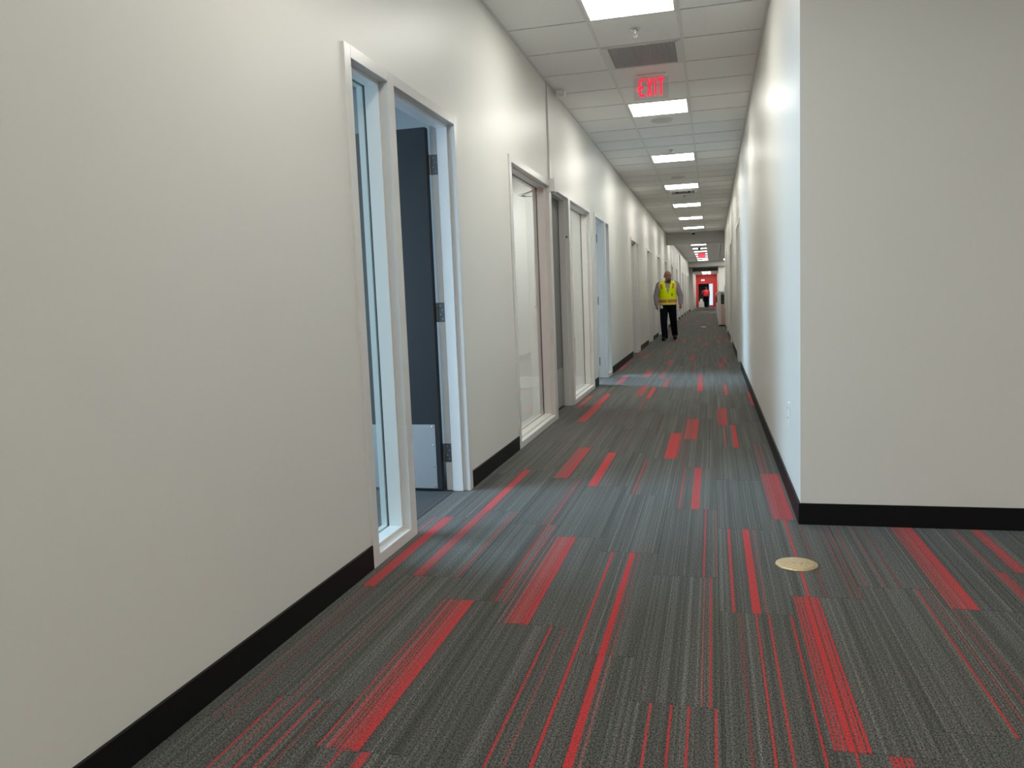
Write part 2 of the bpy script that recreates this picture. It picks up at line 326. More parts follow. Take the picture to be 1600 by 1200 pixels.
# ------------------------------------------------------------------ floor with carpet planks
floor = struct('floor', boxes((XL - WT - 5.2, 8.12, -6.12, 72.0, -0.06, -0.010)), m_floor, 'dark grey carpet tile floor with scattered red stripes', 'floor')
PW, PL = 0.26, 1.045
SEAM = {-7: 2.912, -6: 3.06, -5: 2.825, -4: 2.635, -3: 2.435, -2: 2.157, -1: 2.855, 0: 3.045, 1: 3.18, 2: 3.0, 3: 3.42, 4: 2.72, 5: 3.2, 6: 2.9, 7: 3.35}
SPEC = {  # (column, nearest mid y): ((x0, x1), (d0, d1), lines)
 (-5, 2.30): ((.025, .122), (.35, 1.1), (.004,)), (-5, 1.25): ((.130, .160), (.7, .9), (.075,)),
 (-5, 3.35): (None, None, (.206, .237, -.19)), (-4, 3.16): ((.028, .118), (.30, 1.15), (-.01,)),
 (-4, 2.11): (None, None, (.204, -.25)), (-4, 1.07): (None, None, (.204, -.25)),
 (-3, 2.96): ((.136, .162), (1.1, .85), (.062, .058, -.178)), (-3, 1.91): ((.136, .162), (1.1, .85), (.062, .058, -.178)), (-3, .87): ((.136, .162), (1.1, .85), (.062, -.178)),
 (-2, 1.63): (None, None, (.066, .124, .172, .245)), (-2, 2.68): (None, None, (-.206, .23)), (-2, 3.72): (None, None, (.201, -.25)),
 (-1, 3.38): ((.116, .146), (1.2, .7), (.053, .049, -.165)), (-1, 2.33): (None, None, (-.072, .127, .17, .246)),
 (0, 2.52): ((.010, .100), (.45, .75), (.052, .056, .048, .06)), (0, 4.61): ((.008, .112), (.45, 1.1), ()),
 (0, 3.57): (None, None, (.065, .069, -.13, -.224, -.253)), (0, 1.48): ((.134, .19), (.5, .3), (.06,)),
 (1, 3.70): (None, None, (-.10, -.155, -.03)), (1, 2.66): (None, None, (.205, -.245)),
 (2, 3.52): ((.018, .112), (.30, 1.15), ()), (2, 2.48): (None, None, (-.02, -.05)), (3, 3.94): ((.10, .15), (.6, .8), (.03,)), (3, 2.90): ((.02, .06), (.5, .7), ()), (4, 3.24): ((.0, .06), (.5, .8), ()),
 (-7, 3.43): ((.13, .182), (.75, .8), (.08,)), (-7, 2.39): (None, None, (-.15, -.19)),
 (-6, 4.63): ((.033, .082), (.8, 1.0), ()), (-6, 3.58): ((.033, .082), (.35, .5), (.232,)), (-6, 2.54): (None, None, (-.06, -.10)), (-6, 1.49): (None, None, (.03, -.06, .10, .15, -.19)),
 (-5, 5.44): ((.018, .112), (.30, 1.15), ()), (-5, 4.40): (None, None, (.20, -.17)), (-4, 5.25): ((.012, .070), (.9, 1.1), ()), (-3, 5.05): (None, None, (.045, -.065)),
 (-3, 6.09): ((.165, .258), (1.2, .35), ()), (-2, 6.86): ((.01, .115), (.30, 1.1), ()), (-1, 7.56): ((.018, .106), (.35, 1.15), ()), (-1, 6.51): ((.132, .166), (1.0, 1.0), (.07,)),
 (-2, 4.77): ((.124, .166), (.8, .9), (.06,)), (-6, 7.76): ((.045, .13), (.7, 1.1), ()), (-6, 8.81): ((.052, .112), (.8, 1.1), ()), (-4, 9.43): ((.03, .082), (.9, 1.0), ()), (-4, 8.38): (None, None, (.04, -.06)),
 (-7, 9.0): ((.14, .18), (.6, .6), ()), (0, 5.66): (None, None, (.03, -.06)), (0, 8.8): ((.10, .17), (.8, 1.0), ()), (-1, 9.65): ((.11, .14), (.9, .9), ()), (-2, 10.0): ((.06, .12), (.9, 1.1), ()),
 (-3, 7.14): (None, None, (-.06,)), (-5, 6.5): (None, None, (-.1,)), (-5, 7.5): (None, None, (-.08, -.2)), (-4, 6.3): (None, None, (-.09,)),
}
def plank_spec(c, mid):
    for (cc, my), v in SPEC.items():
        if cc == c and abs(my - mid) < 0.35: return v
    if mid < 8.0: return (None, None, tuple(random.choice((-1, 1)) * random.uniform(.02, .24) for _ in range(random.choice((0, 0, 0, 1)))))
    q = random.random()
    if q < 0.19:
        a = random.uniform(.01, .15); return ((a, a + random.uniform(.05, .095)), (random.uniform(.2, .5), random.uniform(.55, .95)), ())
    if q < 0.27: return (None, None, tuple(random.choice((-1, 1, 1)) * random.uniform(.02, .24) for _ in range(random.choice((1, 2)))))
    return (None, None, ())
def props(spec, seed, x0):
    b, dn, ln = spec; ln = (list(ln) + [0.0] * 6)[:6]
    b = b or (0.5, 0.6); dn = dn or (0.0, 0.0)
    return (b[0], b[1], seed), (dn[0], dn[1], x0), tuple(ln[:3]), tuple(ln[3:])
def plank_bm(x0, y0):
    bm = bmesh.new(); g = 0.0004; e = 0.0014; a, b, c, d = x0 + g, x0 + PW - g, y0 + g, y0 + PL - g
    lo = [bm.verts.new(p) for p in ((a,c,-.010),(b,c,-.010),(b,d,-.010),(a,d,-.010))]; md = [bm.verts.new((v.co.x, v.co.y, -.0007)) for v in lo]
    hi = [bm.verts.new(p) for p in ((a+e,c+e,0),(b-e,c+e,0),(b-e,d-e,0),(a+e,d-e,0))]
    for i in range(4):
        j = (i+1) % 4; bm.faces.new((lo[i],lo[j],md[j],md[i])); bm.faces.new((md[i],md[j],hi[j],hi[i]))
    bm.faces.new(hi); bm.faces.new(lo[::-1]); return bm
near, far = [], []
for c in range(-7, 8):
    x0 = 0.27 + PW * c; s0 = SEAM[c]
    ymax = YF if c <= 0 else YC + 0.05
    k = math.floor((0.3 - s0) / PL)
    while s0 + k * PL < ymax:
        y0 = s0 + k * PL; k += 1
        if y0 + PL < 0.6 or (c > 0 and y0 > YC - 0.02): continue
        (near if (y0 < 33.0 and not (c > 4) and not (c > 1 and y0 + PL < 1.5)) else far).append((c, x0, y0))
near.sort(key=lambda t: t[2]); far += near[292:]; near = near[:292]
pm = None
for (c, x0, y0) in near:
    if pm is None: o = obj('carpet_tile', plank_bm(0, 0), m_carpet, floor); pm = o.data
    else: o = D.objects.new('carpet_tile', pm); COL.objects.link(o); o.parent = floor
    o.location = (x0, y0, random.uniform(-.0004, .0))
    o['ra'], o['rb'], o['la'], o['lb'] = props(plank_spec(c, y0 + PL/2), random.random(), x0)
bm = bmesh.new(); att = []
for (c, x0, y0) in far:
    t = plank_bm(x0, y0); me = D.meshes.new('tmp'); t.to_mesh(me); t.free(); nf = len(bm.faces); bm.from_mesh(me); D.meshes.remove(me)
    att += [props(plank_spec(c, y0 + PL/2), random.random(), x0)] * (len(bm.faces) - nf)
me = D.meshes.new('carpet_field'); bm.to_mesh(me); bm.free(); me.materials.append(m_carpet_far)
for i, nm in enumerate(('ra', 'rb', 'la', 'lb')):
    a = me.attributes.new(nm, 'FLOAT_VECTOR', 'FACE')
    for f, v in enumerate(att): a.data[f].vector = v[i]
o = D.objects.new('carpet_field', me); COL.objects.link(o); o.parent = floor; o['kind'] = 'stuff'

# ------------------------------------------------------------------ ceiling grid: runners, cross tees, tiles
LX0, LX1 = GA + 0.012, GB - 0.012
def row_y(k): return T0 + TP * k
light_rows = [k for k in range(-1, 31, 5)] + [-6, -11]                    # rows that hold a light panel
grille_row = 1
for x in (GA, GB):
    obj('ceiling_runner', boxes((x-.012, x+.012, -6.0, YS, H, H+.003), (x-.0015, x+.0015, -6.0, YS, H+.003, H+.04)), m_tbar, ceiling)
for x, s in ((XL, 1), (XR, -1)):
    obj('wall_angle', boxes((x, x + s*.022, -6.0 if s > 0 else YC, YS, H, H+.003), (x, x + s*.002, -6.0 if s > 0 else YC, YS, H+.003, H+.03)), m_tbar, ceiling)
k0, k1 = math.ceil((-6 - T0) / TP), math.floor((YS - T0) / TP)
bm = bmesh.new()
for k in range(k0, k1 + 1):
    y = row_y(k); box(bm, XL + .022, GA - .012, y-.006, y+.006, H + .0005, H + .003); box(bm, GB + .012, XR - .022, y-.006, y+.006, H + .0005, H + .003)
    box(bm, GA + .012, GB - .012, y-.012, y+.012, H + .0002, H + .003)
tag(obj('cross_tees', bm, m_tbar, ceiling), kind='stuff')
tile_me = {}
def ceiling_tile(name, xa, xb, y0):
    key = (round(xa, 3), round(xb, 3))
    if key not in tile_me:
        o = obj(name, bevel(boxes((xa + .001, xb - .001, .007, TP - .007, H + .0035, H + .02)), .003), m_ceil, ceiling); tile_me[key] = o.data
    else:
        o = D.objects.new(name, tile_me[key]); COL.objects.link(o); o.parent = ceiling
    o.location = (0, y0, random.uniform(0, .0012))
for k in range(-9, k1):
    for xa, xb in ((XL + .002, GA), (GA, GB), (GB, XR - .002)):
        if xa == GA and (k in light_rows or k == grille_row): continue
        if xa == GA: xa, xb = GA + .002, GB - .002
        ceiling_tile('ceiling_tile', xa, xb, row_y(k))
# ceiling of the middle section: tiles too small to tell apart, joined
bm = bmesh.new(); y = YS + 0.4; kk = 0
while y + TP < YE - 0.5:
    for xa, xb in ((XL + .002, GA), (GA, GB), (GB, XR)):
        box(bm, xa + .006, xb - .006, y + .006, y + TP - .006, H + .006, H + .02)
    y += TP
tag(obj('far_ceiling_tiles', bm, m_ceil, ceiling), kind='stuff')

# ------------------------------------------------------------------ light panels
def light_panel(y0, label, z=H, xa=LX0, xb=LX1, yl=TP - .024):
    t = thing('ceiling_light', ((xa + xb)/2, y0 + yl/2, z), label, 'light')
    e = .018; y1 = y0 + yl
    obj('frame', boxes((xa, xa+e, y0, y1, z-.004, z+.03), (xb-e, xb, y0, y1, z-.004, z+.03), (xa+e, xb-e, y0, y0+e, z-.004, z+.03), (xa+e, xb-e, y1-e, y1, z-.004, z+.03)), m_white, t)
    obj('diffuser', boxes((xa+e, xb-e, y0+e, y1-e, z-.001, z+.012)), m_panel, t)
    return t
LAB = ['big lit ceiling panel cut by the top of the photo', 'lit ceiling panel just behind the red exit sign', 'third lit ceiling panel, with a sprinkler in front of it', 'fourth lit ceiling panel, with an air diffuser behind it', 'fifth lit ceiling panel down the corridor', 'sixth lit ceiling panel down the corridor', 'last lit ceiling panel before the first grey beam']
first = light_panel(row_y(-1) + .012, LAB[0])
for i in range(1, 7): copy_tree(first, None, first.location + Vector((0, 5 * TP * i, 0)), LAB[i])
for i in (1, 2): copy_tree(first, None, first.location - Vector((0, 5 * TP * i, 0)), ('lit ceiling panel straight above the viewer', 'lit ceiling panel behind the viewer')[i-1])
for i, x in enumerate((1.6, 3.6, 5.6)):
    for j, y in enumerate((-4.2, -1.8, 0.6)):
        copy_tree(first, None, Vector((x, y, H)), 'lit lobby ceiling panel, %s row, %s' % (('rear', 'middle', 'front')[j], ('nearest the corridor', 'in the centre', 'nearest the side wall')[i]))
FARL = [28.7, 31.2, 34.0, 36.9, 39.6, 42.2, 44.8, 47.6, 50.2]
FLAB = ['lit ceiling panel directly behind the first grey beam', 'second lit ceiling panel beyond the first grey beam, still hidden by it', 'nearest visible lit panel past the first grey beam', 'second lit panel past the first beam, with a dome in front', 'third lit panel past the first beam, above the small exit sign', 'lit panel whose middle is covered by the small far exit sign', 'lit panel at the lower edge of the small far exit sign', 'lit panel just below the small far exit sign', 'lit panel right in front of the second far beam']
for y, lb in zip(FARL, FLAB): copy_tree(first, None, Vector((first.location.x, y, H)), lb)
copy_tree(first, None, Vector((-0.42, 62.0, 2.60)), 'lit panel in the low ceiling before the red wall')
copy_tree(first, None, Vector((-0.42, 58.0, 2.60)), 'added lit panel in the low ceiling just past the dark beam')  # extra panel, added to brighten the red end wall
copy_tree(first, None, Vector((2.2, 36.0, H)), 'lit panel over the side area beyond the beam, nearer one')
copy_tree(first, None, Vector((2.2, 46.0, H)), 'lit panel over the side area beyond the beam, farther one')
for i, (x, y) in enumerate(((1.0, 50.9), (2.2, 50.9), (1.4, 49.6))): copy_tree(first, None, Vector((x, y, H)), ('added lit panel close to the white wall stub', 'added lit panel over the far end of the side area', 'added lit panel one row before the white wall stub')[i])  # panels added only to brighten the white wall stub
copy_tree(first, None, Vector((-0.42, 64.6, 2.60)), 'added lit panel right in front of the red wall')  # another added panel, throws more light on the red wall

# ------------------------------------------------------------------ baseboards
BH, BT = 0.106, 0.010
def baseboard(name, x0, x1, y0, y1):
    return struct(name, bevel(boxes((x0, x1, y0, y1, 0.0, BH)), .002), m_base)
segs = [-6.0] + [v for f in FRAMES[:9] for v in f] + [37.7]
for i in range(0, len(segs), 2): baseboard('baseboard_left', XL, XL + BT, segs[i], segs[i+1])
segs = [38.9] + [v for f in FRAMES[9:] for v in f] + [54.0]
for i in range(0, len(segs), 2): baseboard('baseboard_left', XL, XL + BT, segs[i], segs[i+1])
segs = [YC - BT] + [v for f in RF for v in f] + [27.0]
for i in range(0, len(segs), 2): baseboard('baseboard_right', XR - BT, XR, segs[i], segs[i+1])
baseboard('baseboard_front', XR, 8.0, YC - BT, YC)

# ------------------------------------------------------------------ offices behind the left wall
m_room_dim = mat('office_paint_dimmed', (0.30, 0.31, 0.31), 0.6, bump=0.06, bscale=120)  # room paint darkened to stand in for the dim light in these offices
def room(tagname, y0, y1, x0, mfloor, zc=2.75, near=m_room, win=None, m_room=m_room):
    xw = XL - WT
    bm = bmesh.new()
    if win:
        a, b, c, d = win
        box(bm, x0-.1, x0, y0, a, 0, zc); box(bm, x0-.1, x0, b, y1, 0, zc); box(bm, x0-.1, x0, a, b, 0, c); box(bm, x0-.1, x0, a, b, d, zc)
    else: box(bm, x0-.1, x0, y0, y1, 0, zc)
    struct('wall_office_back', bm, m_room)
    struct('wall_office_far', boxes((x0-.1, xw, y1, y1+.1, 0, zc)), m_room)
    struct('wall_office_near', boxes((x0-.1, xw, y0-.1, y0, 0, zc)), near)
    struct('ceiling_office', boxes((x0-.1, xw, y0-.1, y1+.1, zc, zc+.05)), m_room)
    struct('floor_office', boxes((x0, xw + .02 if False else xw, y0, y1, -.009, 0.0)), mfloor)
m_rcarp = mat('office_carpet_plain', (0.075, 0.078, 0.08), 0.95, spec=0.1, bump=0.6, bscale=400, var=0.35, vscale=90)
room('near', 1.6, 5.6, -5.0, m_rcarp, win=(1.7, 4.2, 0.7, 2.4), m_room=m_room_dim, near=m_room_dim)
room('middle', 5.72, 10.05, -4.6, m_vct, near=mat('office_bounce_red', (0.42, 0.05, 0.045), 0.5, bump=0.06, bscale=120))  # unseen near wall made red so its bounce tints the jamb pink
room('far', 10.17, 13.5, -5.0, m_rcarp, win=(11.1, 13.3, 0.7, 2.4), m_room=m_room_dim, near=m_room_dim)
struct('baseboard_office', boxes((-4.6, XL - WT, 10.035, 10.05, 0, 0.145)), mat('office_base_white', (0.85, 0.85, 0.86), 0.4))
room('long', 13.6, 37.5, -3.6, m_rcarp)
struct('trim_office', boxes((-4.9, XL - WT, 37.6, 37.7, 0, 2.95), (-4.9, XL - WT, 38.9, 39.0, 0, 2.95), (-5.0, -4.9, 37.6, 39.0, 0, 2.95), (-5.0, XL - WT, 37.6, 39.0, 2.95, 3.0)), m_room)
room('last', 40.0, 52.0, -3.6, m_rcarp)
t = light_panel(0.0, 'lit ceiling panel inside the middle office, nearer one', 2.745); t.location = (-2.9, 6.9, 2.745)
copy_tree(t, None, Vector((-2.5, 9.2, 2.745)), 'added lit ceiling panel inside the middle office, by its far wall')  # second panel, added to lift the brightness seen through the glass
copy_tree(t, None, Vector((-3.2, 8.6, 2.745)), 'added lit ceiling panel inside the middle office, farther one')  # added as well, for a brighter office interior
# sill threshold strips: carpet continues under the doors
struct('trim_threshold', boxes(*[(XL - WT, XL - .09, a, b, -.009, -.0005) for a, b in FRAMES]), m_floor)

# ------------------------------------------------------------------ steel frames, doors, side lights
FD0, FD1 = -0.012, 0.140     # frame front / back measured into the wall
def fx(tt, side): return (XL - tt) if side < 0 else (XR + tt)
class FB:
    """collects the boxes of one welded frame, t = depth into the wall"""
    def __init__(s, side): s.bm = bmesh.new(); s.side = side
    def b(s, t0, t1, y0, y1, z0, z1): box(s.bm, fx(t0, s.side), fx(t1, s.side), y0, y1, z0, z1)
def jamb(F, y0, y1, zt, stops):
    """vertical member with its stops on the given sides (-1 = towards the camera, +1 = away)"""
    F.b(FD0, FD1, y0, y1, 0, zt)
    for s_, kind in stops:
        ya, yb = (y0 - .016, y0) if s_ < 0 else (y1, y1 + .016)
        F.b(.030, .095 if kind == 'd' else .100, ya, yb, 0, zt)
def head(F, y0, y1, z0, z1, kind='d'):
    F.b(FD0, FD1, y0, y1, z0, z1); F.b(.030, .095, y0 + .016, y1 - .016, z0 - .016, z0)
def sill(F, y0, y1):
    F.b(FD0, FD1, y0, y1, 0, .050); F.b(.030, .100, y0 + .016, y1 - .016, .050, .066)
ZI = FT - 0.052
def pane(root, side, y0, y1):
    g = obj('glass_pane', boxes((fx(.102, side), fx(.108, side), y0 + .004, y1 - .004, .054, ZI - .004)), m_glass, root)
    F = FB(side)
    for a, b, c, d in ((y0, y0+.004, .05, ZI), (y1-.004, y1, .05, ZI), (y0+.004, y1-.004, .05, .054), (y0+.004, y1-.004, ZI-.004, ZI)): F.b(.100, .112, a, b, c, d)
    obj('gasket', F.bm, m_gasket, root)
    F = FB(side)
    for a, b, c, d in ((y0, y0+.016, .05, ZI), (y1-.016, y1, .05, ZI), (y0+.016, y1-.016, .05, .066), (y0+.016, y1-.016, ZI-.016, ZI)): F.b(.112, .140, a, b, c, d)
    obj('glazing_bead', F.bm, m_frame, root)
def lever(root, x, y, z, sx, sy, parent=None):
    """lever set on a door face: sx = +1/-1 outward along x, sy = the way the grip points"""
    bm = bmesh.new(); lathe(bm, (x, y, z), [(.030, 0), (.032, .004*sx), (.028, .012*sx), (.012, .014*sx), (.011, .050*sx)] , 20, 'x')
    tube(bm, [(x+.050*sx, y-.012*sy, z), (x+.056*sx, y, z), (x+.054*sx, y+.05*sy, z-.002), (x+.050*sx, y+.115*sy, z-.004)], [.010, .011, .009, .007], 10)
    return obj('lever_handle', bm, m_steel, root)
def hinge(root, bmloc):
    pass

# --- door 1: open into the near office, with a narrow side light before it
d1 = thing('door_1', (XL, 3.85, 0), 'open slate grey door with metal kick plate in white frame, nearest on the left', 'door', kind='structure')
F = FB(-1); A0, A1 = FRAMES[0]; M0, M1 = 3.560, 3.635; J0 = 4.540
jamb(F, A0, 3.172, FT, [(1, 'g')]); jamb(F, M0, M1, FT, [(-1, 'g'), (1, 'd')]); jamb(F, J0, A1, FT, [(-1, 'd')])
head(F, 3.172, M0, ZI, FT); head(F, M1, J0, ZI, FT); sill(F, 3.172, M0)
obj('frame', bevel(F.bm, .0015), m_frame, d1); pane(d1, -1, 3.172, M0)
LX1_, LX0_ = XL - .152, XL - .152 - .895
leaf = obj('door_leaf', bevel(boxes((LX0_, LX1_, 4.491, 4.536, .014, 2.176)), .002), [m_door], d1)
kp = obj('kick_plate', bevel(boxes((LX0_ + .03, LX1_ - .030, 4.4895, 4.491, .022, .418)), .0005), m_alu, d1)
for i, (xx, zz) in enumerate([(LX1_ - .046 - .155*i, z) for i in range(6) for z in (.036, .404)] + [(LX1_ - .044, .16), (LX1_ - .044, .29), (LX0_ + .045, .16), (LX0_ + .045, .29)]):
    bm = bmesh.new(); lathe(bm, (xx, 4.4895, zz), [(.0058, 0), (.0052, -.0018), (.002, -.0028)], 10, 'y'); obj('screw', bm, m_chrome, kp)
for z in (.235, 1.095, 1.965):
    bm = boxes((XL - .096, XL - .142, J0 - .0025, J0, z - .058, z + .058))
    lathe(bm, (XL - .148, J0 - .008, z - .058), [(.0075, 0), (.0075, .116)], 10)
    hg = obj('hinge', bm, m_hinge, d1)
    bm = bmesh.new()
    for k, zz in enumerate((-.04, -.014, .014, .04)): lathe(bm, (XL - .113 - .014*(k % 2), J0 - .0025, z + zz), [(.004, 0), (.003, -.0012)], 8, 'y')
    tag(obj('hinge_screws', bm, m_chrome, hg), kind='stuff')
lever(d1, LX0_ + .07, 4.49, 1.05, 1, 1) if False else None
bm = bmesh.new(); lathe(bm, (LX0_ + .07, 4.491, 1.05), [(.032, 0), (.03, -.012), (.012, -.014), (.011, -.05)], 18, 'y'); tube(bm, [(LX0_+.06, 4.44, 1.05), (LX0_+.07, 4.436, 1.05), (LX0_+.185, 4.44, 1.046)], [.01, .011, .007], 10)
obj('lever_handle', bm, m_steel, d1)

# --- frame 2: wide side light, closed grey door, wide side light
d2 = thing('door_2', (XL, 7.88, 0), 'closed grey door between two wide glass side lights on the left', 'door', kind='structure')
F = FB(-1); A0, A1 = FRAMES[1]; P0, P1, P2, P3 = 7.315, 7.425, 8.335, 8.445; B1 = 9.855
jamb(F, A0, 5.912, FT, [(1, 'g')]); jamb(F, P0, P1, FT, [(-1, 'g'), (1, 'd')]); jamb(F, P2, P3, FT, [(-1, 'd'), (1, 'g')]); jamb(F, B1, A1, FT, [(-1, 'g')])
head(F, 5.912, P0, ZI, FT); head(F, P1, P2, ZI, FT); head(F, P3, B1, ZI, FT); sill(F, 5.912, P0); sill(F, P3, B1)
obj('frame', bevel(F.bm, .0015), m_frame, d2); pane(d2, -1, 5.912, P0); pane(d2, -1, P3, B1)
obj('door_leaf', bevel(boxes((XL - .097, XL - .141, P1 + .004, P2 - .004, .012, 2.178)), .002), m_door2, d2)
kp = obj('kick_plate', bevel(boxes((XL - .0955, XL - .097, P1 + .03, P2 - .02, .018, .418)), .0005), m_alu, d2)
for yy in (P1 + .045, P2 - .035):
    for zz in (.034, .16, .29, .402):
        bm = bmesh.new(); lathe(bm, (XL - .0955, yy, zz), [(.0058, 0), (.003, .0022)], 8, 'x'); obj('screw', bm, m_chrome, kp)
lever(d2, XL - .097, P1 + .075, 1.075, 1, 1); lever(d2, XL - .141, P1 + .075, 1.075, -1, 1)
bm = bevel(boxes((XL - .141, XL - .195, P1 + .28, P1 + .52, 2.085, 2.15)), .006)
cl = obj('door_closer', bm, m_white, d2)
bm = bmesh.new(); tube(bm, [(XL - .17, P1 + .40, 2.15), (XL - .36, P1 + .26, 2.165), (XL - .17, P1 + .06, 2.18)], .010, 8); obj('closer_arm', bm, m_steel, cl)
bm = bmesh.new(); lathe(bm, (XL - .016, P2, 1.79), [(.010, 0), (.010, -.004), (.006, -.006)], 14, 'y'); obj('frame_plug', bm, m_black, d2)

# --- the further doors on the left: door first, narrow side light after it
def office_door(n, y0, y1, label, kind, side=-1, rev=False):
    t = thing('door_%d' % n, (fx(0, side), (y0 + y1)/2, 0), label, 'door', kind='structure')
    F = FB(side); e = .060
    if rev: ym0, ym1 = y0 + .43, y0 + .50
    else: ym0, ym1 = y1 - .50, y1 - .43
    if rev:
        jamb(F, y0, y0+e, FT, [(1,'g')]); jamb(F, ym0, ym1, FT, [(-1,'g'),(1,'d')]); jamb(F, y1-e, y1, FT, [(-1,'d')])
        da, db, sa, sb = ym1, y1-e, y0+e, ym0
    else:
        jamb(F, y0, y0+e, FT, [(1,'d')]); jamb(F, ym0, ym1, FT, [(-1,'d'),(1,'g')]); jamb(F, y1-e, y1, FT, [(-1,'g')])
        da, db, sa, sb = y0+e, ym0, ym1, y1-e
    head(F, da, db, ZI, FT); head(F, sa, sb, ZI, FT); sill(F, sa, sb)
    obj('frame', bevel(F.bm, .0015), m_frame, t); pane(t, side, sa, sb)
    s = -side
    if kind == 'closed':
        obj('door_leaf', bevel(boxes((fx(.097, side), fx(.141, side), da+.004, db-.004, .012, 2.178)), .002), m_door2, t)
        obj('kick_plate', boxes((fx(.0955, side), fx(.097, side), da+.03, db-.03, .018, .418)), m_alu, t)
        lever(t, fx(.097, side), db - .075, 1.07, s, -1)
    else:
        obj('door_leaf', bevel(boxes((XL - .15, XL - 1.03, db - .050, db - .006, .012, 2.178)), .002), m_door, t)
        obj('kick_plate', boxes((XL - .18, XL - 1.0, db - .0515, db - .050, .02, .418)), m_alu, t)
        obj('strike_plate', boxes((XL - .10, XL - .135, da, da + .003, .96, 1.10)), m_black, t)
        obj('strike_lip', boxes((XL - .0, XL + .0135, da - .028, da - .002, .97, 1.10)), m_black, t) if False else None
        for z in (.235, 1.095, 1.965): obj('hinge', boxes((XL - .096, XL - .142, db - .0025, db, z-.058, z+.058)), m_hinge, t)
    return t
office_door(3, *FRAMES[2], 'open office door with black strike plate in bluish frame, third on the left', 'open')
ordn = ['fourth door on the left, closed, with a bright lever handle', 'fifth office door on the left, between the lever door and the man', 'sixth office door on the left, right behind the man', 'seventh office door on the left, just above the vest man\'s head', 'first office door on the left past the first beam', 'second office door on the left past the first beam', 'first office door past the side passage', 'second office door past the side passage', 'last office door before the second beam']
for i in range(3, 12): office_door(i + 1, *FRAMES[i], ordn[i-3], 'closed')
for i, (lb) in enumerate(['nearest door in the right corridor wall', 'second door in the right corridor wall', 'last door in the right wall before the pink cabinet']):
    office_door(13 + i, *RF[i], lb, 'closed', side=1, rev=False)
struct('wall_right_rooms', boxes((XR + WT + .9, XR + WT + 1.0, YC + WT, 26.88, 0, 2.6), (XR + WT, XR + WT + 1.0, YC + WT, 26.88, 2.6, 2.7)), m_room)

# ------------------------------------------------------------------ exit signs
def exit_sign(x, y, z, label):
    """edge-lit acrylic sign hung under the ceiling, faces -y"""
    t = thing('exit_sign', (x, y, z), label, 'sign')
    obj('canopy', bevel(boxes((x-.135, x+.135, y-.028, y+.028, z-.022, z)), .005), m_white, t)
    pn = obj('acrylic_panel', bevel(boxes((x-.155, x+.155, y-.004, y+.004, z-.218, z-.022)), .001), m_acryl, t)
    L = {'E': [(0,0),(1,0),(1,.13),(.36,.13),(.36,.44),(.9,.44),(.9,.57),(.36,.57),(.36,.87),(1,.87),(1,1),(0,1)],
         'X': [(0,0),(.36,0),(.5,.32),(.64,0),(1,0),(.69,.5),(1,1),(.64,1),(.5,.68),(.36,1),(0,1),(.31,.5)],
         'I': [(0,0),(1,0),(1,1),(0,1)], 'T': [(.31,0),(.69,0),(.69,.83),(1,.83),(1,1),(0,1),(0,.83),(.31,.83)]}
    zb, hh = z - .188, .156
    for ch, xa, wd_ in (('E', -.108, .052), ('X', -.040, .056), ('I', .031, .019), ('T', .064, .050)):
        bm = bmesh.new()
        prism(bm, [(x + xa + a*wd_, zb + b*hh) for a, b in L[ch]], lambda a, b, d: Vector((a, d, b)), y - .0075, y - .0042)
        bm.normal_update(); bmesh.ops.triangulate(bm, faces=list(bm.faces))
        obj('letter_' + ch.lower(), bm, m_exit, pn).name = 'exit_letter'
    bm = bmesh.new(); xc = x - .140; zc = zb + hh * .46
    prism(bm, [(xc, zc), (xc+.018, zc+.024), (xc+.024, zc+.018), (xc+.011, zc), (xc+.024, zc-.018), (xc+.018, zc-.024)], lambda a, b, d: Vector((a, d, b)), y - .0075, y - .0042)
    bm.normal_update(); bmesh.ops.triangulate(bm, faces=list(bm.faces))
    obj('arrow', bm, m_exit, pn)
    return t
ex = exit_sign(-0.515, 7.50, H, 'red illuminated exit sign with left arrow hanging nearest to the viewer')
ex2 = copy_tree(ex, None, Vector((-0.50, 41.0, H)), 'small far red exit sign seen beneath the first beam'); ex2.scale = (1.25, 1.25, 1.25)
for c_ in ex2.children:
    if c_.name.startswith('acrylic_panel'):
        c_.data = c_.data.copy(); c_.data.materials[0] = mat('exit_panel_red_lit', (0.7, 0.12, 0.12), 0.4, emit=(1.0, 0.10, 0.12), es=0.7)

# ------------------------------------------------------------------ ceiling fittings
def sprinkler(x, y, z, label):
    t = thing('sprinkler', (x, y, z), label, 'sprinkler')
    bm = bmesh.new(); lathe(bm, (x, y, z), [(.038, 0), (.036, -.004), (.016, -.010)], 20); obj('escutcheon', bm, m_chrome, t)
    bm = bmesh.new(); lathe(bm, (x, y, z-.010), [(.012, 0), (.010, -.022)], 12)
    tube(bm, [(x-.010, y, z-.03), (x-.014, y, z-.045), (x-.004, y, z-.062)], .003, 6); tube(bm, [(x+.010, y, z-.03), (x+.014, y, z-.045), (x+.004, y, z-.062)], .003, 6)
    tube(bm, [(x, y, z-.032), (x, y, z-.06)], .0035, 6); obj('body', bm, m_steel, t)
    bm = bmesh.new(); lathe(bm, (x, y, z-.062), [(.020, 0), (.021, -.002), (.006, -.004)], 14); obj('deflector', bm, m_steel, t)
    return t
sp = sprinkler(-0.535, 6.22, H, 'chrome sprinkler head between the nearest light and the grey grille')
for y, lb in ((11.42, 'sprinkler head just in front of the third light panel'), (16.75, 'sprinkler head behind the air diffuser'), (21.3, 'tiny sprinkler head at the edge of the sixth light')):
    copy_tree(sp, None, Vector((-0.535, y, H)), lb)
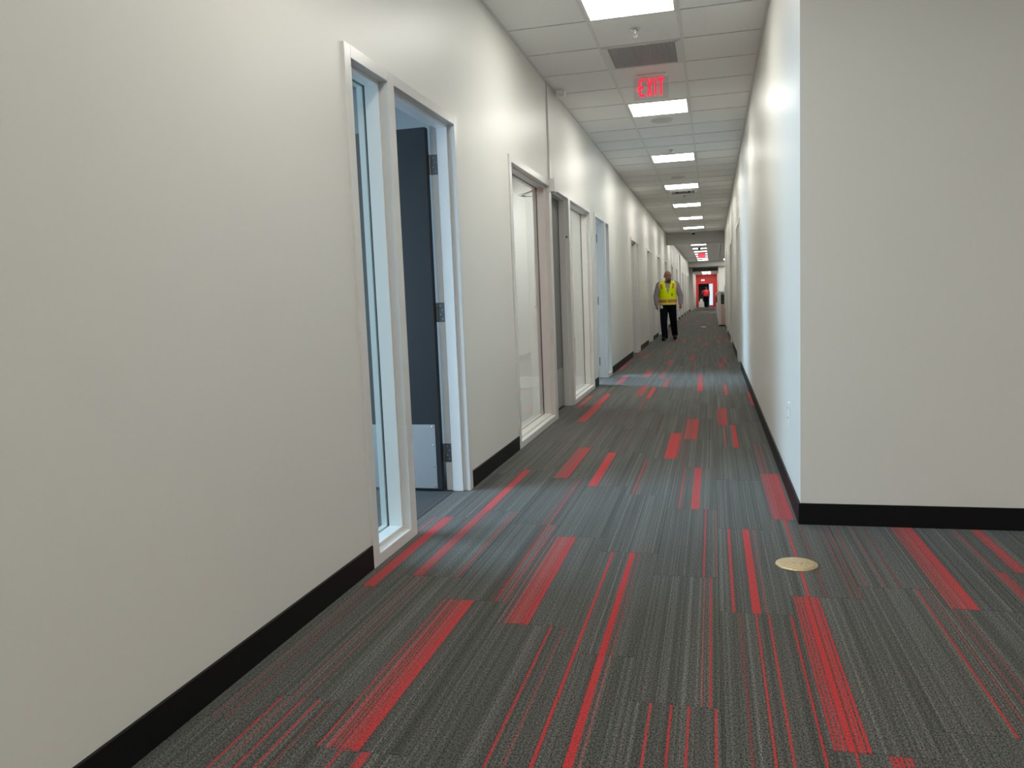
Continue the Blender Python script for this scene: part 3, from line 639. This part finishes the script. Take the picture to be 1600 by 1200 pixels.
def speaker(x, y, label):
    t = thing('ceiling_speaker', (x, y, H), label, 'speaker')
    bm = bmesh.new(); lathe(bm, (x, y, H+.003), [(.125, 0), (.125, -.006), (.112, -.008)], 32); obj('rim', bm, m_tbar, t)
    bm = bmesh.new(); lathe(bm, (x, y, H-.004), [(.112, 0), (.110, -.006), (.02, -.008)], 32); obj('grille', bm, m_grey, t)
    return t
s1 = speaker(-0.535, 9.46, 'round ceiling speaker behind the light panel next to the exit sign')
copy_tree(s1, None, Vector((-0.545, 14.1, H)), 'round ceiling speaker between the third and fourth lights')
# return air grille
y0 = row_y(1) + .012; y1 = row_y(2) - .012
t = thing('return_air_grille', ((LX0+LX1)/2, (y0+y1)/2, H), 'square grey return air grille in the ceiling before the exit sign', 'grille')
e = .022
obj('frame', boxes((LX0, LX0+2*e, y0, y1, H-.003, H+.02), (LX1-2*e, LX1, y0, y1, H-.003, H+.02), (LX0+e, LX1-e, y0, y0+e, H-.003, H+.02), (LX0+e, LX1-e, y1-e, y1, H-.003, H+.02)), m_tbar, t)
bm = bmesh.new(); n = 40
for i in range(n):
    xx = LX0 + e + (LX1-LX0-2*e)*(i+.5)/n; box(bm, xx-.0022, xx+.0022, y0+e, y1-e, H+.001, H+.013)
    yy = y0 + e + (y1-y0-2*e)*(i+.5)/n; box(bm, LX0+e, LX1-e, yy-.0022, yy+.0022, H+.0015, H+.0125)
tag(obj('grille_core', bm, m_grille, t), kind='stuff')
obj('duct', boxes((LX0+.01, LX1-.01, y0+.01, y1-.01, H+.022, H+.026)), mat('duct_grey', (0.16, 0.16, 0.165), 0.8), t)
# supply diffuser (nested square cones) behind the fourth light
yc, xc = row_y(15) + TP*.5, (LX0+LX1)/2
t = thing('air_diffuser', (xc, yc, H), 'square supply air diffuser directly behind the fourth light panel', 'diffuser')
for i, rr in enumerate((.27, .19, .11)):
    bm = bmesh.new(); a = [bm.verts.new((xc+sx*rr, yc+sy*rr, H-.004)) for sx, sy in ((-1,-1),(1,-1),(1,1),(-1,1))]; q = rr-.055
    b = [bm.verts.new((xc+sx*q, yc+sy*q, H-.030)) for sx, sy in ((-1,-1),(1,-1),(1,1),(-1,1))]
    a2 = [bm.verts.new((v.co.x, v.co.y, H)) for v in a]; b2 = [bm.verts.new((v.co.x, v.co.y, H-.026)) for v in b]
    for k in range(4):
        j = (k+1) % 4; bm.faces.new((a[k],a[j],b[j],b[k])); bm.faces.new((a2[k],b2[k],b2[j],a2[j])); bm.faces.new((a[k],a2[k],a2[j],a[j])); bm.faces.new((b[k],b[j],b2[j],b2[k]))
    obj('cone', bm, m_white if i % 2 == 0 else m_grille, t)
obj('back_box', boxes((xc-.2, xc+.2, yc-.2, yc+.2, H-.002, H+.001)), m_dark, t)
def dome(x, y, z, label):
    t = thing('dome_camera', (x, y, z), label, 'camera')
    bm = bmesh.new(); lathe(bm, (x, y, z), [(.085, 0), (.085, -.03), (.07, -.04)], 24); obj('housing', bm, m_white, t)
    bm = bmesh.new(); lathe(bm, (x, y, z-.038), [(.066, 0), (.062, -.03), (.042, -.055), (.012, -.066)], 20); obj('bubble', bm, m_black, t)
    return t
dm = dome(-0.575, 26.6, H, 'small dark dome on the ceiling just before the first beam')
copy_tree(dm, None, Vector((-0.53, 36.0, H)), 'small dark dome under the lights past the first beam')
copy_tree(dm, None, Vector((-0.36, 63.6, 2.60)), 'small dark dome against the light before the red wall')
t = thing('motion_sensor', (-1.385, 7.74, H), 'small white box sensor on the ceiling edge near the wall conduit', 'sensor')
obj('housing', bevel(boxes((-1.425, -1.345, 7.68, 7.80, H-.062, H)), .006), m_white, t)
bm = bmesh.new(); lathe(bm, (-1.385, 7.68, H-.032), [(.022, 0), (.018, -.012), (.006, -.018)], 14, 'y'); obj('lens', bm, m_white, t)
# surface raceway with its box
t = thing('wire_raceway', (XL, 7.40, 2.25), 'thin white wire raceway running down the wall to a box over the closed door', 'raceway')
obj('channel', bevel(boxes((XL, XL + .016, 7.385, 7.412, 2.262, H - .001)), .003), m_frame, t)
obj('junction_box', bevel(boxes((XL, XL + .055, 7.375, 7.485, 2.14, 2.262)), .004), m_white, t)
for o_ in (t.children): pass
# wall outlet
t = thing('wall_outlet', (XR, 4.573, .47), 'white double wall outlet low on the right corridor wall', 'outlet')
pl_ = obj('cover_plate', bevel(boxes((XR - .006, XR, 4.536, 4.610, .41, .53)), .002), m_white, t)
for z in (.442, .498):
    rc = obj('receptacle', bevel(boxes((XR - .010, XR - .006, 4.556, 4.590, z-.017, z+.017)), .002), m_white, pl_)
bm = bmesh.new()
for z in (.442, .498):
    for yy in (4.566, 4.580): box(bm, XR - .0108, XR - .010, yy-.0012, yy+.0012, z-.004, z+.008)
tag(obj('slots', bm, m_black, t), kind='stuff')
copy_tree(t, None, Vector((XR, 14.6, .47)), 'tiny white wall outlet just past the nearest right door')
# brass floor boxes
def floor_box(x, y, label):
    t = thing('floor_outlet_cover', (x, y, 0), label, 'cover')
    bm = bmesh.new(); lathe(bm, (x, y, 0), [(.086, 0), (.085, .003), (.078, .0055), (.076, .0050)], 36); obj('flange', bm, m_brass, t)
    bm = bmesh.new(); lathe(bm, (x, y, .0045), [(.073, 0), (.073, .0015), (.071, .002)], 36); ld = obj('lid', bm, m_brass, t)
    bm = bmesh.new()
    for a in range(3): box(bm, x-.045+.03*a, x-.035+.03*a, y-.004, y+.004, .0065, .0085)
    lathe(bm, (x-.02, y+.03, .0065), [(.012,0),(.011,.0015)], 12); lathe(bm, (x+.028, y-.028, .0065), [(.012,0),(.011,.0015)], 12)
    tag(obj('latch_plates', bm, m_brass, ld), kind='stuff')
    return t
fb = floor_box(.329, 3.408, 'round brass floor outlet cover set in the carpet near the wall corner')
copy_tree(fb, None, Vector((-.31, 27.5, 0)), 'tiny pale round floor cover far down the corridor')

# ------------------------------------------------------------------ pink fronted cabinet and counter at the right, past the beam
yc = 27.72
t = thing('cabinet', (.32, yc + .3, 0), 'white cabinet with pale pink front panel past the first beam on the right', 'cabinet')
obj('body', boxes((.20, .60, yc, yc+.6, .05, .74)), m_counter, t)
obj('side_panel', boxes((.185, .20, yc-.03, yc+.6, .05, 1.17)), m_counter, t)
obj('door', bevel(boxes((.275, .59, yc-.022, yc-.002, .07, .735)), .003), m_pink, t)
obj('filler_panel', bevel(boxes((.203, .270, yc-.022, yc-.002, .07, 1.16)), .003), m_counter, t)
obj('toe_kick', boxes((.20, .60, yc+.02, yc+.58, 0, .05)), m_black, t)
obj('back_panel', boxes((.20, .60, yc+.58, yc+.6, .74, 1.17)), m_counter, t)
obj('upright_panel', boxes((.385, .44, yc-.03, yc+.2, .60, 1.36)), m_counter, t)
t2 = thing('printer', (.33, yc+.25, .74), 'black office machine sitting in the recess of the pink cabinet', 'printer')
obj('body', bevel(boxes((.272, .382, yc+.01, yc+.45, .742, 1.06)), .008), m_black, t2)
obj('top_lid', bevel(boxes((.276, .378, yc+.03, yc+.44, 1.062, 1.13)), .008), mat('printer_grey', (.28,.28,.28), .4), t2)
obj('paper_tray', bevel(boxes((.285, .37, yc-.01, yc+.01, .78, .86)), .003), mat('printer_dark', (.03,.03,.03), .4), t2)
t = thing('counter', (.27, 36, 0), 'long low white counter running away behind the pink cabinet', 'counter')
obj('front_panel', boxes((.195, .215, 28.4, 46.0, .06, .96)), m_counter, t)
obj('worktop', bevel(boxes((.185, .80, 28.4, 46.0, .96, 1.0)), .004), m_counter, t)
obj('toe_kick', boxes((.22, .24, 28.4, 46.0, 0, .06)), m_base, t)
obj('end_panel', boxes((.215, .78, 45.97, 46.0, .06, .96)), m_counter, t)
t = thing('jacket', (.20, 32.6, .95), 'dark red jacket with tan collar draped over the counter edge', 'jacket')
bm = bmesh.new(); tube(bm, [(.154, 32.5, 1.0), (.152, 32.5, .92), (.150, 32.5, .82), (.154, 32.5, .74)], [(.025, .17), (.028, .19), (.030, .20), (.02, .16)], 14); obj('body', bm, m_dred, t)
bm = bmesh.new(); tube(bm, [(.140, 32.40, 1.02), (.160, 32.42, 1.07), (.20, 32.50, 1.12), (.20, 32.62, 1.08)], [.035, .045, .05, .03], 12); obj('collar', bm, m_tan, t)
# things at the red wall
t = thing('reception_desk', (-.85, 65.4, 0), 'low white box desk in front of the far dark doorway', 'desk')
obj('front_panel', boxes((-1.07, -.62, 65.2, 65.23, 0, .41)), m_white, t); obj('top', bevel(boxes((-1.08, -.61, 65.19, 65.7, .41, .44)), .004), m_white, t)
obj('side_panel', boxes((-1.07, -1.05, 65.23, 65.68, 0, .41)), m_white, t); obj('side_panel', boxes((-.64, -.62, 65.23, 65.68, 0, .41)), m_white, t)
t = thing('paper_stack', (-.86, 65.4, .44), 'small white heap of papers on the far white desk', 'papers')
bm = bmesh.new(); prism(bm, [(-.97,.44),(-.78,.44),(-.76,.52),(-.80,.66),(-.86,.70),(-.88,.58),(-.93,.66),(-.97,.60)], lambda a,b,d: Vector((a,d,b)), 65.3, 65.45); bm.normal_update(); bmesh.ops.triangulate(bm, faces=list(bm.faces)); obj('sheets', bm, m_white, t)
t = thing('wall_sign', (-.73, YF, 2.15), 'small pale lit sign high on the red end wall', 'sign')
obj('face', bevel(boxes((-.87,-.60,YF-.04,YF-.01,2.09,2.21)), .004), mat('sign_face', (.9,.7,.68), .4, emit=(1,.75,.72), es=.7), t)
obj('mount', boxes((-.80,-.67,YF-.01,YF,2.11,2.19)), m_white, t)

# ------------------------------------------------------------------ people
def remesh(o, vox, it=6):
    m = o.modifiers.new('surface', 'REMESH'); m.mode = 'VOXEL'; m.voxel_size = vox; m.use_smooth_shade = True
    s = o.modifiers.new('smooth', 'SMOOTH'); s.iterations = it; s.factor = 0.5
def body_mesh(J, R_, headrot, fingers=True):
    """J: joints in local metres (facing -y)"""
    bm = bmesh.new()
    V = lambda k: Vector(J[k])
    hc = V('head'); q = Matrix.Rotation(headrot, 3, 'Z')
    # skull, jaw, nose, ears, brow
    HS = J.get('hs', 1.0)
    def hp(x, y, z): return hc + q @ Vector((x*HS, y*HS, z*HS))
    ellipsoid(bm, hp(0, .012, .035), .076*HS, .096*HS, .092*HS); ellipsoid(bm, hp(0, -.020, -.055), .060*HS, .068*HS, .072*HS); ellipsoid(bm, hp(0, -.062, -.088), .030, .026, .026, 10, 8)
    tube(bm, [hp(0, -.082, .022), hp(0, -.104, -.012), hp(0, -.108, -.024)], [.009, .014, .013], 8)
    ellipsoid(bm, hp(0, -.082, .032), .050, .014, .010, 10, 6); ellipsoid(bm, hp(0, -.086, -.058), .026, .012, .009, 10, 6)
    for s in (-1, 1): ellipsoid(bm, hp(s*.082, .012, .0), .014, .022, .033, 8, 8); ellipsoid(bm, hp(s*.042, -.064, -.012), .022, .018, .020, 8, 6)
    tube(bm, [V('neck') - Vector((0,0,.04)), hc + Vector((0, .012, -.06))], [.062, .058], 12)
    # trunk
    tr = [V('pelvis') + Vector((0,0,-.09)), V('pelvis'), V('waist'), V('chest'), V('neck') + Vector((0,0,-.05)), V('neck')]
    tube(bm, tr, [(.13,.105), (.170,.125), (.172,.135), (.178,.125), (.13,.085), (.06,.058)], 18)
    for s in 'lr':
        tube(bm, [V('sh'+s), (V('sh'+s)*.5 + V('el'+s)*.5), V('el'+s), V('wr'+s)], [.056, .050, .040, .029], 10)
        ellipsoid(bm, V('sh'+s), .060, .058, .060, 10, 8)
        tube(bm, [V('neck') + Vector((0,0,-.02)), V('sh'+s) + Vector((0,0,.012))], [.055, .050], 10)
        # hand: palm, four unequal fingers, thumb
        a = V('wr'+s); b = V('ha'+s); d = (b - a).normalized(); sd = Vector((0, -1, 0)) ; sd = (sd - d*sd.dot(d)).normalized(); nrm = d.cross(sd).normalized()
        if s == 'l': nrm = -nrm
        tube(bm, [a, a + d*.045, a + d*.092], [(.026,.026), (.040,.018), (.040,.016)] , 10)
        inw = Vector((1 if s == 'r' else -1, 0, 0))
        for i in range(4):
            k = (-.028 + .019*i); ln = (.058, .072, .078, .068)[i]
            p0 = a + d*.080 + sd*k; p1 = p0 + d*ln*.45 + inw*.006; p2 = p0 + d*ln*.80 + inw*.022; p3 = p0 + d*ln*.98 + inw*.040
            tube(bm, [p0, p1, p2, p3], [.0092, .0088, .0080, .0065], 7)
        p0 = a + d*.025 + sd*.026; tube(bm, [p0, p0 + d*.03 + sd*.024 + inw*.004, p0 + d*.062 + sd*.030 + inw*.016], [.0115, .0105, .008], 7)
        # leg and foot
        tube(bm, [V('hi'+s), V('hi'+s)*.5 + V('kn'+s)*.5, V('kn'+s), V('kn'+s)*.6 + V('an'+s)*.4, V('an'+s)], [.088, .076, .056, .055, .038], 12)
        tube(bm, [V('an'+s) + Vector((0,.03,-.02)), V('an'+s) + Vector((0,-.02,-.04)), V('to'+s)], [.036, .040, .030], 10)
    return bm
def person(loc, J, label, head_turn, clothes, vox, yaw=0.0):
    t = thing('person', loc, label, 'person'); t.rotation_euler = (0, 0, 0)
    Lv = Vector(loc); q = Matrix.Rotation(yaw, 3, 'Z')
    def put(name, bm, m, parent=t):
        bmesh.ops.recalc_face_normals(bm, faces=list(bm.faces))
        if yaw: bmesh.ops.rotate(bm, verts=list(bm.verts), cent=(0,0,0), matrix=q)
        me = D.meshes.new(name); bm.to_mesh(me); bm.free()
        for x in (m if isinstance(m, list) else [m]): me.materials.append(x)
        o = D.objects.new(name, me); COL.objects.link(o); o.parent = parent; return o
    V = lambda k: Vector(J[k])
    bo = put('body', body_mesh(J, None, head_turn), m_skin); remesh(bo, vox)
    # trousers: two legs and the seat, one skin
    bm = bmesh.new()
    tube(bm, [V('waist') + Vector((0,0,-.06)), V('pelvis'), V('pelvis') + Vector((0,0,-.11))], [(.198,.155), (.196,.150), (.150,.125)], 18)
    for s in 'lr':
        tube(bm, [V('hi'+s) + Vector((0,0,.02)), V('hi'+s)*.5 + V('kn'+s)*.5, V('kn'+s), V('kn'+s)*.5 + V('an'+s)*.5, V('an'+s) + Vector((0,.005,.01)), V('an'+s) + Vector((0,0,-.035))], [.112, .100, .086, .082, .076, .074], 14)
    tr = put('trousers', bm, m_trous); remesh(tr, vox*1.3, 5)
    for s in 'lr':
        a = V('an'+s); b = V('to'+s); bm = bmesh.new()
        dr = (b - a); dr.z = 0; dr.normalize(); zf = min(a.z - .075, b.z - .02) if False else b.z - .022
        heel = a - dr*.075; heel.z = a.z - .068
        tube(bm, [heel + Vector((0,0,.022)), heel + dr*.05 + Vector((0,0,.034)), a + dr*.06 + Vector((0,0,-.040)), b - dr*.05 + Vector((0,0,.014)), b + dr*.02 + Vector((0,0,.006))], [(.038,.030), (.050,.048), (.052,.050), (.056,.042), (.042,.030)], 12)
        sh = put('shoe', bm, m_shoe); remesh(sh, vox, 3)
    # shirt: trunk, collar, sleeves
    bm = bmesh.new()
    tube(bm, [V('waist') + Vector((0,0,-.09)), V('waist'), V('chest') + Vector((0,0,-.08)), V('chest'), V('neck') + Vector((0,0,-.065)), V('neck') + Vector((0,0,-.02))], [(.194,.150), (.196,.158), (.190,.150), (.180,.138), (.135,.095), (.068,.064)], 20)
    for s in 'lr':
        e = V('wr'+s) if clothes['sleeve'] == 'long' else V('sh'+s)*.35 + V('el'+s)*.65
        pts = [V('sh'+s) + Vector((0,0,.01)), V('sh'+s)*.5 + V('el'+s)*.5] + ([V('el'+s), V('el'+s)*.5 + V('wr'+s)*.5, e] if clothes['sleeve'] == 'long' else [e])
        tube(bm, pts, ([.080, .078, .070, .062, .046] if clothes['sleeve'] == 'long' else [.078, .074, .068]), 12)
        ellipsoid(bm, V('sh'+s), .082, .078, .074, 12, 8)
        tube(bm, [V('neck') + Vector((0,0,-.05)), V('sh'+s) + Vector((0,0,.006))], [.070, .066], 12)
    so = put('shirt', bm, clothes['shirt']); remesh(so, vox*1.3, 4)
    bm = bmesh.new(); tube(bm, [V('neck') + Vector((0,-.004,-.03)), V('neck') + Vector((0,0,.018))], [(.076,.072), (.070,.066)], 14); put('collar', bm, clothes['shirt'], so)
    return t, put
# the man in the vest, walking towards the viewer; local x to the right of the photo
J1 = dict(hs=1.14, head=(.012, -.035, 1.585), neck=(.01, .0, 1.452), chest=(.0, .0, 1.28), waist=(.0, -.01, 1.05), pelvis=(.0, .0, .90),
          shr=(-.198, .0, 1.395), elr=(-.292, .02, 1.09), wrr=(-.268, -.06, .865), har=(-.252, -.09, .77),
          shl=(.205, .0, 1.395), ell=(.308, .04, 1.10), wrl=(.312, -.01, .875), hal=(.308, -.03, .78),
          hir=(-.095, .0, .86), knr=(-.098, -.15, .475), anr=(-.075, -.20, .090), tor=(-.115, -.375, .026),
          hil=(.098, .0, .86), knl=(.125, .06, .47), anl=(.148, .235, .125), tol=(.165, .075, .026))
p1, put = person((-1.085, 20.25, 0), J1, 'bald bearded man in lime safety vest walking towards the viewer by the left wall', .45, dict(sleeve='long', shirt=m_shirt), .009)
def vest_ring(z, a, b, cx=0.0, cy=-.004):
    return (z, a, b, cx, cy)
VR = [(.885, .214, .170), (.95, .216, .174), (1.02, .216, .176), (1.10, .212, .174), (1.18, .212, .168), (1.26, .222, .160), (1.33, .244, .150), (1.39, .256, .128), (1.43, .232, .102), (1.462, .165, .088), (1.485, .105, .080)]
def shell(bm, rings, a0, a1, n, off=0.0, cut=None):
    """part of the vest surface between two angles (0 = front, + to the right of the photo)"""
    G = []
    for (z, a, b) in rings:
        G.append([bm.verts.new(((a+off)*math.sin(t_), -.006 - (b+off)*math.cos(t_), z)) for t_ in [a0 + (a1-a0)*j/n for j in range(n+1)]])
    for i in range(len(rings)-1):
        for j in range(n):
            tm = a0 + (a1-a0)*(j+.5)/n; zm = (rings[i][0] + rings[i+1][0])/2; am = (rings[i][1] + rings[i+1][1])/2
            if cut and cut(math.sin(tm)*am, zm, math.cos(tm) > 0): continue
            bm.faces.new((G[i][j], G[i][j+1], G[i+1][j+1], G[i+1][j])).smooth = True
def fine(rings, k):
    out = []
    for i in range(len(rings)-1):
        for s_ in range(k):
            f_ = s_/k; out.append(tuple(rings[i][c]*(1-f_) + rings[i+1][c]*f_ for c in range(3)))
    return out + [rings[-1]]
def vcut(x, z, front):
    if front and z > 1.16 and abs(x - .01) < (z - 1.16)*.25 + .006: return True
    if abs(x) > .165 and 1.20 < z < 1.375 and False: return True
    return False
bm = bmesh.new(); shell(bm, fine(VR, 5), -math.pi, math.pi, 72, 0.0, vcut)
bmesh.ops.remove_doubles(bm, verts=list(bm.verts), dist=.0006)
v_ = put('vest', bm, m_vest); sm = v_.modifiers.new('thickness', 'SOLIDIFY'); sm.thickness = .008; sm.offset = -1
def band(z0, z1, a0, a1, m, name, off=.004, n=24, parent=v_):
    rr = [r_ for r_ in fine(VR, 8) if z0 <= r_[0] <= z1]
    bm = bmesh.new(); shell(bm, rr, a0, a1, n, off); o = put(name, bm, m, parent); s_ = o.modifiers.new('thickness', 'SOLIDIFY'); s_.thickness = .003; return o
for a0, a1 in ((.07, math.pi), (-math.pi, -.03)):
    band(.940, 1.018, a0, a1, m_orange, 'orange_tape'); band(.885, .94, a0, a1, m_vtrim, 'trim_band'); band(1.02, 1.05, a0, a1, m_vtrim, 'trim_band')
for s_ in (-1, 1):
    band(1.285, 1.41, s_*.62 - .13, s_*.62 + .13, m_orange, 'shoulder_tape', n=6); band(1.235, 1.435, s_*.92 - .10, s_*.92 + .10, m_vtrim, 'trim_band', off=.003, n=4)
bm = bmesh.new(); shell(bm, [r_ for r_ in fine(VR, 8) if 1.10 <= r_[0] <= 1.17], .46, .64, 4, .006); put('pocket_tab', bm, mat('vest_tab', (.25,.25,.02), .6), v_)
bm = bmesh.new(); box(bm, -.175, -.115, -.206, -.200, .80, .875); bmesh.ops.rotate(bm, verts=list(bm.verts), cent=(-.145,-.203,.84), matrix=Matrix.Rotation(-.25, 3, 'Y')); put('badge', bevel(bm, .002), m_white)
# beard, brows, eyes
q = Matrix.Rotation(.45, 3, 'Z'); hc = Vector(J1['head'])
def hp(x, y, z): return hc + q @ Vector((x*1.14, y*1.14, z*1.14))
bm = bmesh.new(); ellipsoid(bm, hp(0, -.055, -.092), .046, .046, .040, 14, 10); tube(bm, [hp(-.034, -.080, -.078), hp(-.030, -.093, -.048), hp(0, -.104, -.040), hp(.030, -.093, -.048), hp(.034, -.080, -.078)], .009, 8); b_ = put('beard', bm, m_beard)
bm = bmesh.new()
for s_ in (-1, 1): tube(bm, [hp(s_*.052, -.075, .030), hp(s_*.032, -.096, .038), hp(s_*.012, -.098, .034)], .005, 6)
put('eyebrows', bm, m_beard)
for s_ in (-1, 1):
    bm = bmesh.new(); ellipsoid(bm, hp(s_*.031, -.083, .010), .013, .010, .008, 10, 6); put('eye', bm, m_eye)
t = thing('pen', (-.775, 20.16, .66), 'thin grey pen held in the vest man\'s left hand', 'pen')
bm = bmesh.new(); tube(bm, [(-.772, 20.185, .688), (-.790, 20.160, .585)], [.004, .004], 8); obj('barrel', bm, m_grey, t)
bm = bmesh.new(); tube(bm, [(-.790, 20.160, .585), (-.793, 20.156, .568)], [.004, .001], 8); obj('tip', bm, m_steel, t)
# the far person in red, walking away
J2 = dict(head=(.0, -.03, 1.455), neck=(.0, .0, 1.325), chest=(.0, .0, 1.16), waist=(.0, .0, .95), pelvis=(.0, .0, .82),
          shr=(-.185, .0, 1.275), elr=(-.245, -.02, 1.00), wrr=(-.235, -.10, .79), har=(-.228, -.13, .70),
          shl=(.185, .0, 1.275), ell=(.34, -.05, 1.10), wrl=(.20, -.26, 1.16), hal=(.13, -.32, 1.18),
          hir=(-.09, .0, .78), knr=(-.10, -.06, .43), anr=(-.085, .08, .09), tor=(-.10, -.08, .026),
          hil=(.09, .0, .78), knl=(.085, -.08, .43), anl=(.065, -.07, .085), tol=(.06, -.24, .026))
p2, put = person((-.47, 63.0, 0), J2, 'distant person in red shirt and black trousers walking away to the red wall', .0, dict(sleeve='short', shirt=m_rshirt), .016, math.pi)
hc = Vector(J2['head']); bm = bmesh.new(); ellipsoid(bm, hc + Vector((0, .028, .040)), .086, .092, .096, 14, 10); put('hair', bm, m_hair)
